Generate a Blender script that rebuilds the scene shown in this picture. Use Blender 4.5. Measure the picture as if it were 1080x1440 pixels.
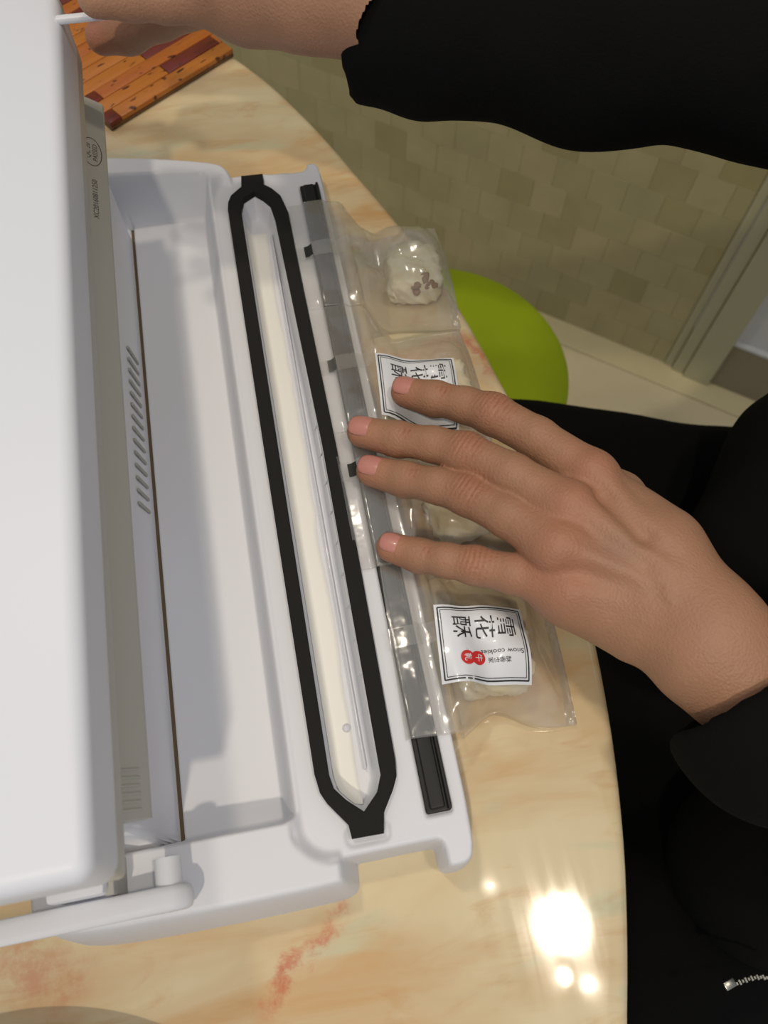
import bpy, bmesh, math, random
import numpy as np
from mathutils import Vector, Matrix, Euler
from mathutils.geometry import delaunay_2d_cdt
for o in list(bpy.data.objects): bpy.data.objects.remove(o)
S = bpy.context.scene; C = S.collection
random.seed(4); RNG = np.random.default_rng(4)

# ------------------------------------------------------------ camera, light, exposure
F = 1150.0; H = 0.38                       # focal length for 1440 px of height; camera height over the table top (z = 0)
d1 = np.array([-525, 2470, -F]); d3 = np.array([-20, -540, -F])
Zc = -d3 / np.linalg.norm(d3); Yc = d1 - Zc * (d1 @ Zc); Yc /= np.linalg.norm(Yc); Xc = np.cross(Yc, Zc)
R = np.array([Xc, Yc, Zc])
cam = bpy.data.cameras.new('camera'); co = bpy.data.objects.new('camera', cam); C.objects.link(co)
cam.sensor_fit = 'VERTICAL'; cam.sensor_height = 36; cam.lens = F / 1440 * 36
cam.clip_start = .01
cam.dof.use_dof = True; cam.dof.focus_distance = .37; cam.dof.aperture_fstop = 12.5
m = Matrix([list(R[0]) + [0], list(R[1]) + [0], list(R[2]) + [H], [0, 0, 0, 1]])
co.matrix_world = m; S.camera = co
S.view_settings.view_transform = 'Standard'; S.view_settings.look = 'None'
S.view_settings.exposure = 0.12; S.view_settings.gamma = 1; S.view_settings.use_curve_mapping = False

w = bpy.data.worlds.new('world'); S.world = w; w.use_nodes = True
w.node_tree.nodes['Background'].inputs[0].default_value = (.84, .90, 1.0, 1)
w.node_tree.nodes['Background'].inputs[1].default_value = .36
def lamp(name, label, loc, power, size, col):
    l = bpy.data.lights.new(name, 'AREA'); l.shape = 'DISK'; l.size = size; l.energy = power; l.color = col
    o = bpy.data.objects.new(name, l); C.objects.link(o); o.location = loc
    o['label'] = label; o['category'] = 'lamp'; return o
WARM = (1, .87, .70)
lamp('ceiling_lamp', 'large round warm ceiling lamp mirrored as the big glare on the marble', (.449, -.150, 1.85), 5.0, .115, WARM)
lamp('ceiling_lamp', 'tiny lamp mirrored as the dot nearest the machine corner', (.298, -.033, 1.85), .07, .018, WARM)
lamp('ceiling_lamp', 'small lamp mirrored just below the big glare', (.423, -.258, 1.85), .22, .03, WARM)
lamp('ceiling_lamp', 'small lamp mirrored below right of the big glare', (.478, -.285, 1.85), .22, .03, WARM)
lamp('ceiling_lamp', 'warm downlight over the far side of the open lid', (-.30, .66, 1.9), 6, .12, WARM)
lamp('ceiling_lamp', 'warm downlight behind the camera on the lid side', (-.34, -.78, 1.9), 13, .08, WARM)

# ------------------------------------------------------------ helpers
def at(px, py, z):                         # a place seen in the photograph, at the height z it stands at
    d = R @ np.array([px - 540., 720. - py, -F]); t = (z - H) / d[2]
    return d * t + np.array([0, 0, H])
def tag(o, label=None, cat=None, group=None, kind=None):
    for k, v in (('label', label), ('category', cat), ('group', group), ('kind', kind)):
        if v: o[k] = v
    return o
def empty(name, loc=(0, 0, 0), label=None, cat=None, group=None, kind=None):
    o = bpy.data.objects.new(name, None); o.empty_display_size = .02; C.objects.link(o); o.location = loc
    return tag(o, label, cat, group, kind)
def mesh(name, verts, faces, mat=None, parent=None, smooth=True, angle=None):
    me = bpy.data.meshes.new(name)
    verts = np.asarray(verts, float)
    if parent is not None:                 # meshes are modelled in world coordinates; store them relative to the parent
        verts = verts - np.array(world_loc(parent))
    me.from_pydata(verts.tolist(), [], faces if isinstance(faces, list) else faces.tolist()); me.update()
    if smooth: me.polygons.foreach_set('use_smooth', [True] * len(me.polygons))
    if angle is not None: me.set_sharp_from_angle(angle=math.radians(angle))
    if mat: me.materials.append(mat)
    o = bpy.data.objects.new(name, me); C.objects.link(o)
    if parent is not None: o.parent = parent
    return o
def world_loc(o):
    l = Vector(o.location); p = o.parent
    while p is not None: l += p.location; p = p.parent
    return l
def from_bm(name, bm, mat, parent=None, smooth=True, angle=35):
    bm.normal_update(); v = [x.co[:] for x in bm.verts]
    bm.verts.index_update(); f = [[q.index for q in p.verts] for p in bm.faces]; bm.free()
    return mesh(name, v, f, mat, parent, smooth, angle)
def box_bm(bm, c, s, bev=0, rot=None, seg=2):
    r = bmesh.ops.create_cube(bm, size=1)
    M = Matrix.Translation(Vector(c)) @ (rot.to_4x4() if rot else Matrix()) @ Matrix.Diagonal(Vector((*s, 1)))
    bmesh.ops.transform(bm, matrix=M, verts=r['verts'])
    if bev:
        es = list({e for v in r['verts'] for e in v.link_edges})
        bmesh.ops.bevel(bm, geom=es, offset=bev, segments=seg, affect='EDGES', profile=.5)
def plate(name, loops, z0, z1, bev, mat, parent=None, seg=2):      # flat piece with holes and rounded edges
    cu = bpy.data.curves.new('t', 'CURVE'); cu.dimensions = '2D'; cu.fill_mode = 'BOTH'
    for L in loops:
        s = cu.splines.new('POLY'); s.points.add(len(L) - 1)
        for p, q in zip(s.points, L): p.co = (q[0], q[1], 0, 1)
        s.use_cyclic_u = True
    cu.extrude = (z1 - z0) / 2 - bev; cu.bevel_depth = bev; cu.bevel_resolution = seg; cu.offset = -bev
    t = bpy.data.objects.new('t', cu); C.objects.link(t)
    me = bpy.data.meshes.new_from_object(t.evaluated_get(bpy.context.evaluated_depsgraph_get()))
    V = np.array([v.co[:] for v in me.vertices]) + [0, 0, (z0 + z1) / 2]; Fc = [list(p.vertices) for p in me.polygons]
    bpy.data.objects.remove(t)
    bm = bmesh.new(); vs = [bm.verts.new(v) for v in V]
    for f in Fc:
        try: bm.faces.new([vs[i] for i in f])
        except ValueError: pass
    bmesh.ops.remove_doubles(bm, verts=bm.verts, dist=1e-6); bmesh.ops.recalc_face_normals(bm, faces=bm.faces)
    return from_bm(name, bm, mat, parent, True, 40)
def chaikin(pts, n=2):
    p = np.array(pts, float)
    for _ in range(n):
        q = np.roll(p, -1, 0); p = np.stack([p * .75 + q * .25, p * .25 + q * .75], 1).reshape(-1, p.shape[1])
    return p
def rrect(x0, x1, y0, y1, r, n=6):
    out = []
    for cx, cy, a in ((x1 - r, y1 - r, 0), (x0 + r, y1 - r, 90), (x0 + r, y0 + r, 180), (x1 - r, y0 + r, 270)):
        for k in range(n + 1):
            t = math.radians(a + 90 * k / n); out.append((cx + r * math.cos(t), cy + r * math.sin(t)))
    return out
def tube(bm, pts, rad, n=10, cap=True):
    pts = [Vector(p) for p in pts]; rings = []; up = Vector((0, 0, 1))
    rad = [rad] * len(pts) if not hasattr(rad, '__len__') else rad
    for i, p in enumerate(pts):
        t = (pts[min(i + 1, len(pts) - 1)] - pts[max(i - 1, 0)]).normalized()
        a = t.cross(up); a = a.normalized() if a.length > 1e-4 else Vector((1, 0, 0)); b = t.cross(a)
        rings.append([bm.verts.new(p + (a * math.cos(2 * math.pi * k / n) + b * math.sin(2 * math.pi * k / n)) * rad[i]) for k in range(n)])
    for r0, r1 in zip(rings, rings[1:]):
        for k in range(n): bm.faces.new((r0[k], r0[(k + 1) % n], r1[(k + 1) % n], r1[k]))
    if cap: bm.faces.new(rings[0]); bm.faces.new(rings[-1][::-1])
def lathe(bm, prof, c, n=96):
    rings = []
    for r, z in prof:
        rings.append([bm.verts.new((c[0] + r * math.cos(2 * math.pi * k / n), c[1] + r * math.sin(2 * math.pi * k / n), c[2] + z)) for k in range(n)])
    for r0, r1 in zip(rings, rings[1:]):
        for k in range(n): bm.faces.new((r0[k], r0[(k + 1) % n], r1[(k + 1) % n], r1[k]))
    bm.faces.new(rings[0][::-1]); bm.faces.new(rings[-1])
def noise2(x, y, seed, scale):             # smooth value noise on arrays
    r = np.random.default_rng(seed).random((64, 64)); x = x / scale + 1000; y = y / scale + 1000
    i = np.floor(x).astype(int); j = np.floor(y).astype(int); fx = x - i; fy = y - j
    fx = fx * fx * (3 - 2 * fx); fy = fy * fy * (3 - 2 * fy); g = lambda a, b: r[a % 64, b % 64]
    return (g(i, j) * (1 - fx) + g(i + 1, j) * fx) * (1 - fy) + (g(i, j + 1) * (1 - fx) + g(i + 1, j + 1) * fx) * fy - .5
def sstep(a, b, x):
    t = np.clip((x - a) / (b - a), 0, 1); return t * t * (3 - 2 * t)

# signed-distance modelling of bodies: smooth union of tapered capsules, meshed by surface nets
class Field:
    def __init__(s, lo, hi, h):
        s.lo = np.array(lo, float); s.h = h; n = np.ceil((np.array(hi) - s.lo) / h).astype(int) + 1
        s.F = np.full(n, 1.0, np.float32)
        s.ax = [s.lo[i] + h * np.arange(n[i]) for i in range(3)]
    def sub(s, lo, hi):
        sl = []
        for i in range(3):
            a = max(0, int((lo[i] - s.lo[i]) / s.h)); b = min(s.F.shape[i], int((hi[i] - s.lo[i]) / s.h) + 2); sl.append(slice(a, max(a, b)))
        sl = tuple(sl); return sl, np.meshgrid(*[s.ax[i][sl[i]] for i in range(3)], indexing='ij')
    def put(s, sl, d, k, op='u'):
        A = s.F[sl]
        if op == 'u':
            if k > 0: hh = np.clip(.5 + .5 * (A - d) / k, 0, 1); r = A * (1 - hh) + d * hh - k * hh * (1 - hh)
            else: r = np.minimum(A, d)
        else:
            if k > 0: hh = np.clip(.5 - .5 * (A + d) / k, 0, 1); r = A * (1 - hh) - d * hh + k * hh * (1 - hh)
            else: r = np.maximum(A, -d)
        s.F[sl] = r
    def cap(s, a, b, ra, rb, k=.004, op='u', flat=None):
        a = np.array(a, float); b = np.array(b, float); m = max(ra, rb) + k * 2 + s.h * 3
        sl, (X, Y, Z) = s.sub(np.minimum(a, b) - m, np.maximum(a, b) + m)
        ab = b - a; L = ab @ ab + 1e-12; t = np.clip(((X - a[0]) * ab[0] + (Y - a[1]) * ab[1] + (Z - a[2]) * ab[2]) / L, 0, 1)
        dx = X - a[0] - t * ab[0]; dy = Y - a[1] - t * ab[1]; dz = Z - a[2] - t * ab[2]
        if flat: dz = dz / flat
        d = np.sqrt(dx * dx + dy * dy + dz * dz) - (ra + (rb - ra) * t)
        s.put(sl, d, k, op)
    def ell(s, c, rad, rot=0, k=.004, op='u'):
        c = np.array(c, float); rad = np.array(rad, float); m = rad.max() + k * 2 + s.h * 3
        sl, (X, Y, Z) = s.sub(c - m, c + m); X = X - c[0]; Y = Y - c[1]; Z = Z - c[2]
        cr, sr = math.cos(rot), math.sin(rot); X, Y = X * cr + Y * sr, -X * sr + Y * cr
        q = np.sqrt((X / rad[0]) ** 2 + (Y / rad[1]) ** 2 + (Z / rad[2]) ** 2); s.put(sl, (q - 1) * rad.min(), k, op)
    def cut(s, p, n, mask=None):           # keep the side the normal points away from
        n = np.array(n, float); n /= np.linalg.norm(n); X, Y, Z = np.meshgrid(*s.ax, indexing='ij')
        d = (X - p[0]) * n[0] + (Y - p[1]) * n[1] + (Z - p[2]) * n[2]
        s.F = np.maximum(s.F, d).astype(np.float32)
    def net(s):
        Fv = s.F; ins = Fv < 0; nx, ny, nz = Fv.shape
        cs = [(i, j, k) for i in (0, 1) for j in (0, 1) for k in (0, 1)]
        cnt = sum(ins[i:nx - 1 + i, j:ny - 1 + j, k:nz - 1 + k].astype(np.int8) for i, j, k in cs)
        I, J, K = np.nonzero((cnt > 0) & (cnt < 8)); idx = np.full((nx - 1, ny - 1, nz - 1), -1); idx[I, J, K] = np.arange(len(I))
        acc = np.zeros((len(I), 3)); n = np.zeros(len(I))
        for a in cs:
            for ax in range(3):
                if a[ax] == 0:
                    b = list(a); b[ax] = 1
                    va = Fv[I + a[0], J + a[1], K + a[2]]; vb = Fv[I + b[0], J + b[1], K + b[2]]
                    mk = (va < 0) != (vb < 0); t = np.where(mk, va / np.where(mk, va - vb, 1), 0)
                    p = np.array(a, float)[None].repeat(len(I), 0); p[:, ax] = t; acc[mk] += p[mk]; n[mk] += 1
        V = np.stack([I, J, K], 1) + acc / n[:, None]; V = V * s.h + s.lo; Q = []
        for ax in range(3):
            A = np.moveaxis(ins, ax, 0); ch = A[:-1] != A[1:]; up = A[:-1] & ~A[1:]
            D = np.moveaxis(idx, ax, 0); e = ch[:, 1:-1, 1:-1]; i, j, k = np.nonzero(e)
            q = np.stack([D[i, j, k], D[i, j + 1, k], D[i, j + 1, k + 1], D[i, j, k + 1]], 1)
            u = up[:, 1:-1, 1:-1][i, j, k]
            if ax == 1: u = ~u
            q[~u] = q[~u][:, ::-1]; Q.append(q)
        return V, np.concatenate(Q)

# ------------------------------------------------------------ materials
def mat(name, col, rough=.5, metal=0, coat=0, spec=.5, sss=0, bump=0, bscale=200, var=0, vscale=30, col2=None, alpha=None):
    m = bpy.data.materials.new(name); m.use_nodes = True; n = m.node_tree.nodes; l = m.node_tree.links
    b = n['Principled BSDF']; b.inputs['Base Color'].default_value = (*col, 1); b.inputs['Roughness'].default_value = rough
    b.inputs['Metallic'].default_value = metal; b.inputs['Coat Weight'].default_value = coat; b.inputs['Coat Roughness'].default_value = .06
    b.inputs['Specular IOR Level'].default_value = spec
    if sss:
        b.inputs['Subsurface Weight'].default_value = sss; b.inputs['Subsurface Radius'].default_value = (1, .35, .2); b.inputs['Subsurface Scale'].default_value = .004
    g = n.new('ShaderNodeNewGeometry')
    if var or col2:
        t = n.new('ShaderNodeTexNoise'); t.inputs['Scale'].default_value = vscale; t.inputs['Detail'].default_value = 5; l.new(g.outputs['Position'], t.inputs['Vector'])
        mx = n.new('ShaderNodeMix'); mx.data_type = 'RGBA'; c2 = col2 or tuple(c * (1 - var) for c in col)
        mx.inputs['A'].default_value = (*col, 1); mx.inputs['B'].default_value = (*c2, 1)
        rp = n.new('ShaderNodeMapRange'); rp.inputs['From Min'].default_value = .35; rp.inputs['From Max'].default_value = .65
        l.new(t.outputs['Fac'], rp.inputs['Value']); l.new(rp.outputs['Result'], mx.inputs['Factor']); l.new(mx.outputs['Result'], b.inputs['Base Color'])
    if bump:
        t = n.new('ShaderNodeTexNoise'); t.inputs['Scale'].default_value = bscale; t.inputs['Detail'].default_value = 4; l.new(g.outputs['Position'], t.inputs['Vector'])
        bp = n.new('ShaderNodeBump'); bp.inputs['Strength'].default_value = bump; bp.inputs['Distance'].default_value = .0006
        l.new(t.outputs['Fac'], bp.inputs['Height']); l.new(bp.outputs['Normal'], b.inputs['Normal'])
    return m
def srgb(r, g, b): return tuple((c / 255 / 12.92) if c / 255 <= .04045 else ((c / 255 + .055) / 1.055) ** 2.4 for c in (r, g, b))
M = dict(
    white=mat('white_plastic', srgb(224, 226, 232), .48, coat=.0, spec=.3),
    lid=mat('lid_plastic', srgb(224, 228, 237), .42, coat=0, spec=.35),
    grey=mat('grey_white_plastic', srgb(186, 184, 176), .42),
    cream=mat('channel_lit_cream', srgb(238, 237, 231), .4),
    clear=mat('tray_plastic', srgb(212, 213, 222), .15, coat=.5),
    foam=mat('black_foam', srgb(34, 33, 32), .85, bump=.5, bscale=1800, spec=.25),
    rubber=mat('black_rubber', srgb(22, 22, 22), .42, spec=.3),
    gap=mat('gap_shade_brown', srgb(98, 82, 58), .6),
    slot=mat('slot_dark', srgb(172, 169, 162), .6),
    black=mat('black_cloth', srgb(17, 17, 17), .95, bump=.6, bscale=900, spec=.08),
    black2=mat('black_trouser_cloth', srgb(13, 13, 14), .95, bump=.6, bscale=1200, spec=.08),
    ink=mat('black_ink', srgb(38, 40, 44), .5),
    red=mat('red_ink', srgb(205, 48, 48), .5),
    paper=mat('label_paper', srgb(226, 230, 236), .35, coat=.2),
    stamp=mat('grey_ink', srgb(92, 90, 84), .6),
    green=mat('green_cover', srgb(148, 168, 22), .75, bump=.3, bscale=500, spec=.2, var=.12, vscale=14),
    metal=mat('dull_metal', srgb(150, 150, 145), .3, metal=.9),
    dish=mat('dish_glaze', srgb(215, 212, 200), .15, coat=.4),
    casing=mat('casing_paint', srgb(176, 172, 140), .5),
    plaster=mat('plaster', srgb(205, 205, 205), .8),
    skirting=mat('skirting_tile', srgb(140, 130, 108), .35, var=.1, vscale=12),
    grout=mat('grout', srgb(174, 165, 124), .9),
    nail=mat('nail', srgb(198, 134, 122), .3, coat=.25, sss=.1),
    mark=mat('mark_print', srgb(36, 36, 30), .5),
)
def tile_mat(name, base, k, scale):        # stone tile: colour noise plus a per-object tint
    m = mat(name, base, .45, bump=.15, bscale=60); n = m.node_tree.nodes; l = m.node_tree.links; b = n['Principled BSDF']
    oi = n.new('ShaderNodeObjectInfo'); t = n.new('ShaderNodeTexNoise'); t.inputs['Scale'].default_value = scale; t.inputs['Detail'].default_value = 6
    g = n.new('ShaderNodeNewGeometry'); l.new(g.outputs['Position'], t.inputs['Vector'])
    cr = n.new('ShaderNodeValToRGB'); l.new(oi.outputs['Random'], cr.inputs['Fac'])
    e = cr.color_ramp.elements; e[0].position = 0; e[0].color = (*[c * k for c in (base[0], base[1] * .97, base[2] * .86)], 1); e[1].position = 1; e[1].color = (*base, 1)
    x = e.new(.25); x.color = (*[c * (.55 + .45 * k) for c in base], 1); x = e.new(.5); x.color = (*[c * .97 for c in base], 1)
    x = e.new(.8); x.color = (base[0] * 1.02, base[1] * .98, base[2] * .98, 1)
    mx = n.new('ShaderNodeMix'); mx.data_type = 'RGBA'; mx.blend_type = 'MULTIPLY'; mx.inputs['Factor'].default_value = 1
    mr = n.new('ShaderNodeMapRange'); mr.inputs['To Min'].default_value = .82; mr.inputs['To Max'].default_value = 1.12
    l.new(t.outputs['Fac'], mr.inputs['Value']); l.new(cr.outputs['Color'], mx.inputs['A']); l.new(mr.outputs['Result'], mx.inputs['B']); l.new(mx.outputs['Result'], b.inputs['Base Color'])
    return m
M['walltile'] = tile_mat('wall_stone', srgb(178, 169, 128), .84, 22)
M['floortile'] = tile_mat('floor_stone', srgb(214, 204, 168), .97, 9)

def marble_mat():
    m = mat('marble_glass', (.7, .6, .4), .09, coat=.4); n = m.node_tree.nodes; l = m.node_tree.links; b = n['Principled BSDF']; b.inputs['Coat Roughness'].default_value = .03
    g = n.new('ShaderNodeNewGeometry'); mp = n.new('ShaderNodeMapping'); l.new(g.outputs['Position'], mp.inputs['Vector'])
    mp.inputs['Rotation'].default_value = (0, 0, math.radians(32)); mp.inputs['Scale'].default_value = (1, 3.2, 1)
    def noise(scale, det, dist=0, vec=mp, rough=.55):
        t = n.new('ShaderNodeTexNoise'); t.inputs['Scale'].default_value = scale; t.inputs['Detail'].default_value = det
        t.inputs['Distortion'].default_value = dist; t.inputs['Roughness'].default_value = rough; l.new(vec.outputs[0], t.inputs['Vector']); return t.outputs['Fac']
    def rng(src, a, b_, c=0, d=1):
        r = n.new('ShaderNodeMapRange'); r.inputs['From Min'].default_value = a; r.inputs['From Max'].default_value = b_
        r.inputs['To Min'].default_value = c; r.inputs['To Max'].default_value = d; r.interpolation_type = 'SMOOTHSTEP'; l.new(src, r.inputs['Value']); return r.outputs['Result']
    def mix(fac, a, b_):
        x = n.new('ShaderNodeMix'); x.data_type = 'RGBA'; l.new(fac, x.inputs['Factor'])
        for k, v in (('A', a), ('B', b_)):
            if isinstance(v, tuple): x.inputs[k].default_value = (*v, 1)
            else: l.new(v, x.inputs[k])
        return x.outputs['Result']
    def math_(op, a, b_=None):
        x = n.new('ShaderNodeMath'); x.operation = op
        for i, v in enumerate((a, b_)):
            if v is None: continue
            if isinstance(v, (int, float)): x.inputs[i].default_value = v
            else: l.new(v, x.inputs[i])
        return x.outputs[0]
    c = mix(rng(noise(5.5, 4, .6), .38, .62), srgb(222, 207, 169), srgb(210, 186, 146))
    c = mix(rng(noise(8, 5, .9), .46, .76), c, srgb(204, 162, 108))
    c = mix(rng(noise(13, 3, .3), .55, .72), c, srgb(203, 200, 166))
    iso = n.new('ShaderNodeMapping'); l.new(g.outputs['Position'], iso.inputs['Vector']); iso.inputs['Location'].default_value = (.3, .7, 0)
    c = mix(rng(noise(24, 7, 1.2), .52, .75, 0, .35), c, srgb(196, 142, 84))
    c = mix(rng(noise(7, 4, .5, iso), .58, .75, 0, .5), c, srgb(214, 160, 138))
    # the red veins: a distorted distance to a short line in the stone
    sp = n.new('ShaderNodeSeparateXYZ'); l.new(g.outputs['Position'], sp.inputs[0])
    wob = math_('MULTIPLY', math_('SUBTRACT', noise(45, 6, .5, iso, .7), .5), .03)
    thick = noise(60, 5, 0, iso, .7)
    for (p, q, wd, am) in ((at(372, 1425, 0), at(478, 1270, 0), .0022, .75), (at(648, 470, 0), at(688, 520, 0), .0016, .7), (at(500, 380, 0), at(540, 330, 0), .001, .0), (at(10, 1330, 0), at(110, 1400, 0), .008, .45)):
        if am == 0: continue
        d = q - p; L = float(np.hypot(d[0], d[1])); ux, uy = d[0] / L, d[1] / L
        rx = math_('SUBTRACT', sp.outputs[0], float(p[0])); ry = math_('SUBTRACT', sp.outputs[1], float(p[1]))
        al = math_('ADD', math_('MULTIPLY', rx, float(ux)), math_('MULTIPLY', ry, float(uy)))
        ac = math_('ABSOLUTE', math_('ADD', math_('SUBTRACT', math_('MULTIPLY', rx, float(-uy)), math_('MULTIPLY', ry, float(-ux))), wob))
        fac = math_('MULTIPLY', rng(ac, 0, wd * 2.5, 1, 0), math_('MULTIPLY', rng(al, -.006, .006), rng(al, L - .006, L + .008, 1, 0)))
        fac = math_('MULTIPLY', math_('MULTIPLY', fac, rng(thick, .35, .6)), am); c = mix(fac, c, srgb(196, 92, 62))
    l.new(c, b.inputs['Base Color'])
    # fine wiping scratches
    sc = n.new('ShaderNodeTexNoise'); sc.inputs['Scale'].default_value = 180; sc.inputs['Detail'].default_value = 2
    m2 = n.new('ShaderNodeMapping'); m2.inputs['Scale'].default_value = (1, .06, 1); m2.inputs['Rotation'].default_value = (0, 0, .35); l.new(g.outputs['Position'], m2.inputs['Vector']); l.new(m2.outputs[0], sc.inputs['Vector'])
    bp = n.new('ShaderNodeBump'); bp.inputs['Strength'].default_value = .03; bp.inputs['Distance'].default_value = .0002; l.new(sc.outputs['Fac'], bp.inputs['Height'])
    l.new(rng(sc.outputs['Fac'], .3, .7, .05, .09), b.inputs['Roughness']); return m
M['marble'] = marble_mat()

def wood_mat(name, c1, c2, axis_ang):
    m = mat(name, c1, .38, coat=.15); n = m.node_tree.nodes; l = m.node_tree.links; b = n['Principled BSDF']
    g = n.new('ShaderNodeNewGeometry'); rt = n.new('ShaderNodeMapping'); rt.inputs['Rotation'].default_value = (0, 0, -axis_ang); l.new(g.outputs['Position'], rt.inputs['Vector'])
    sc = n.new('ShaderNodeMapping'); sc.inputs['Scale'].default_value = (1, 7, 1); l.new(rt.outputs[0], sc.inputs['Vector'])
    t = n.new('ShaderNodeTexNoise'); t.inputs['Scale'].default_value = 45; t.inputs['Detail'].default_value = 5; l.new(sc.outputs[0], t.inputs['Vector'])
    mx = n.new('ShaderNodeMix'); mx.data_type = 'RGBA'; mx.inputs['A'].default_value = (*c1, 1); mx.inputs['B'].default_value = (*c2, 1); l.new(t.outputs['Fac'], mx.inputs['Factor'])
    s2 = n.new('ShaderNodeMapping'); s2.inputs['Scale'].default_value = (1, 2.4, 1); s2.inputs['Location'].default_value = (.7, .2, 0); l.new(rt.outputs[0], s2.inputs['Vector'])
    t2 = n.new('ShaderNodeTexNoise'); t2.inputs['Scale'].default_value = 120; t2.inputs['Detail'].default_value = 1; l.new(s2.outputs[0], t2.inputs['Vector'])
    mr = n.new('ShaderNodeMapRange'); mr.inputs['From Min'].default_value = .66; mr.inputs['From Max'].default_value = .72; l.new(t2.outputs['Fac'], mr.inputs['Value'])
    m3 = n.new('ShaderNodeMix'); m3.data_type = 'RGBA'; m3.inputs['B'].default_value = (*srgb(78, 32, 10), 1); l.new(mr.outputs['Result'], m3.inputs['Factor']); l.new(mx.outputs['Result'], m3.inputs['A'])
    l.new(m3.outputs['Result'], b.inputs['Base Color']); return m

def film_mat(name, tint, milky, rough=.12, fold=.25):
    m = bpy.data.materials.new(name); m.use_nodes = True; n = m.node_tree.nodes; l = m.node_tree.links; n.remove(n['Principled BSDF'])
    out = n['Material Output']; tr = n.new('ShaderNodeBsdfTransparent'); tr.inputs[0].default_value = (*tint, 1)
    rf = n.new('ShaderNodeBsdfRefraction'); rf.inputs['Color'].default_value = (*tint, 1); rf.inputs['Roughness'].default_value = .35; rf.inputs['IOR'].default_value = 1.12
    m0 = n.new('ShaderNodeMixShader'); m0.inputs[0].default_value = .0; l.new(tr.outputs[0], m0.inputs[1]); l.new(rf.outputs[0], m0.inputs[2])
    df = n.new('ShaderNodeBsdfDiffuse'); df.inputs[0].default_value = (.92, .90, .86, 1); tl = n.new('ShaderNodeBsdfTranslucent'); tl.inputs[0].default_value = (.92, .90, .86, 1)
    m1 = n.new('ShaderNodeMixShader'); m1.inputs[0].default_value = .5; l.new(df.outputs[0], m1.inputs[1]); l.new(tl.outputs[0], m1.inputs[2])
    m2 = n.new('ShaderNodeMixShader'); m2.inputs[0].default_value = milky; l.new(m0.outputs[0], m2.inputs[1]); l.new(m1.outputs[0], m2.inputs[2])
    gl = n.new('ShaderNodeBsdfGlossy'); gl.inputs['Roughness'].default_value = rough; gl.inputs[0].default_value = (1, 1, 1, 1)
    fr = n.new('ShaderNodeLayerWeight'); fr.inputs['Blend'].default_value = .5
    pw = n.new('ShaderNodeMath'); pw.operation = 'POWER'; pw.inputs[1].default_value = 4; l.new(fr.outputs['Facing'], pw.inputs[0])
    mr = n.new('ShaderNodeMapRange'); mr.inputs['To Min'].default_value = .07; mr.inputs['To Max'].default_value = .65; l.new(pw.outputs[0], mr.inputs['Value'])
    g = n.new('ShaderNodeNewGeometry'); t = n.new('ShaderNodeTexNoise'); t.inputs['Scale'].default_value = 50; t.inputs['Detail'].default_value = 3; l.new(g.outputs['Position'], t.inputs['Vector'])
    bp = n.new('ShaderNodeBump'); bp.inputs['Strength'].default_value = fold; bp.inputs['Distance'].default_value = .0035; l.new(t.outputs['Fac'], bp.inputs['Height'])
    for q in (gl, fr, rf): l.new(bp.outputs['Normal'], q.inputs['Normal'])
    m3 = n.new('ShaderNodeMixShader'); l.new(mr.outputs['Result'], m3.inputs[0]); l.new(m2.outputs[0], m3.inputs[1]); l.new(gl.outputs[0], m3.inputs[2])
    l.new(m3.outputs[0], out.inputs[0]); return m
M['film'] = film_mat('bag_film', (.99, .985, .975), .15, .17)
M['fin'] = film_mat('fin_seal_film', (.95, .95, .94), .22, .2)
M['chan'] = film_mat('clear_insert', (.97, .97, 1.0), .35, .08, .05)

def skin_mat():
    m = mat('skin', srgb(196, 146, 114), .48, sss=.12, spec=.35); n = m.node_tree.nodes; l = m.node_tree.links; b = n['Principled BSDF']
    a = n.new('ShaderNodeAttribute'); a.attribute_name = 'tint'; g = n.new('ShaderNodeNewGeometry')
    t = n.new('ShaderNodeTexNoise'); t.inputs['Scale'].default_value = 55; t.inputs['Detail'].default_value = 6; l.new(g.outputs['Position'], t.inputs['Vector'])
    mr = n.new('ShaderNodeMapRange'); mr.inputs['To Min'].default_value = .86; mr.inputs['To Max'].default_value = 1.12; l.new(t.outputs['Fac'], mr.inputs['Value'])
    mx = n.new('ShaderNodeMix'); mx.data_type = 'RGBA'; mx.blend_type = 'MULTIPLY'; mx.inputs['Factor'].default_value = 1
    l.new(a.outputs['Color'], mx.inputs['A']); l.new(mr.outputs['Result'], mx.inputs['B']); l.new(mx.outputs['Result'], b.inputs['Base Color'])
    v = n.new('ShaderNodeTexVoronoi'); v.inputs['Scale'].default_value = 900; l.new(g.outputs['Position'], v.inputs['Vector'])
    t2 = n.new('ShaderNodeTexNoise'); t2.inputs['Scale'].default_value = 350; t2.inputs['Detail'].default_value = 4; l.new(g.outputs['Position'], t2.inputs['Vector'])
    ad = n.new('ShaderNodeMath'); ad.operation = 'ADD'; l.new(v.outputs['Distance'], ad.inputs[0]); l.new(t2.outputs['Fac'], ad.inputs[1])
    bp = n.new('ShaderNodeBump'); bp.inputs['Strength'].default_value = .35; bp.inputs['Distance'].default_value = .0005; l.new(ad.outputs[0], bp.inputs['Height']); l.new(bp.outputs['Normal'], b.inputs['Normal']); return m
M['skin'] = skin_mat()

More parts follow.
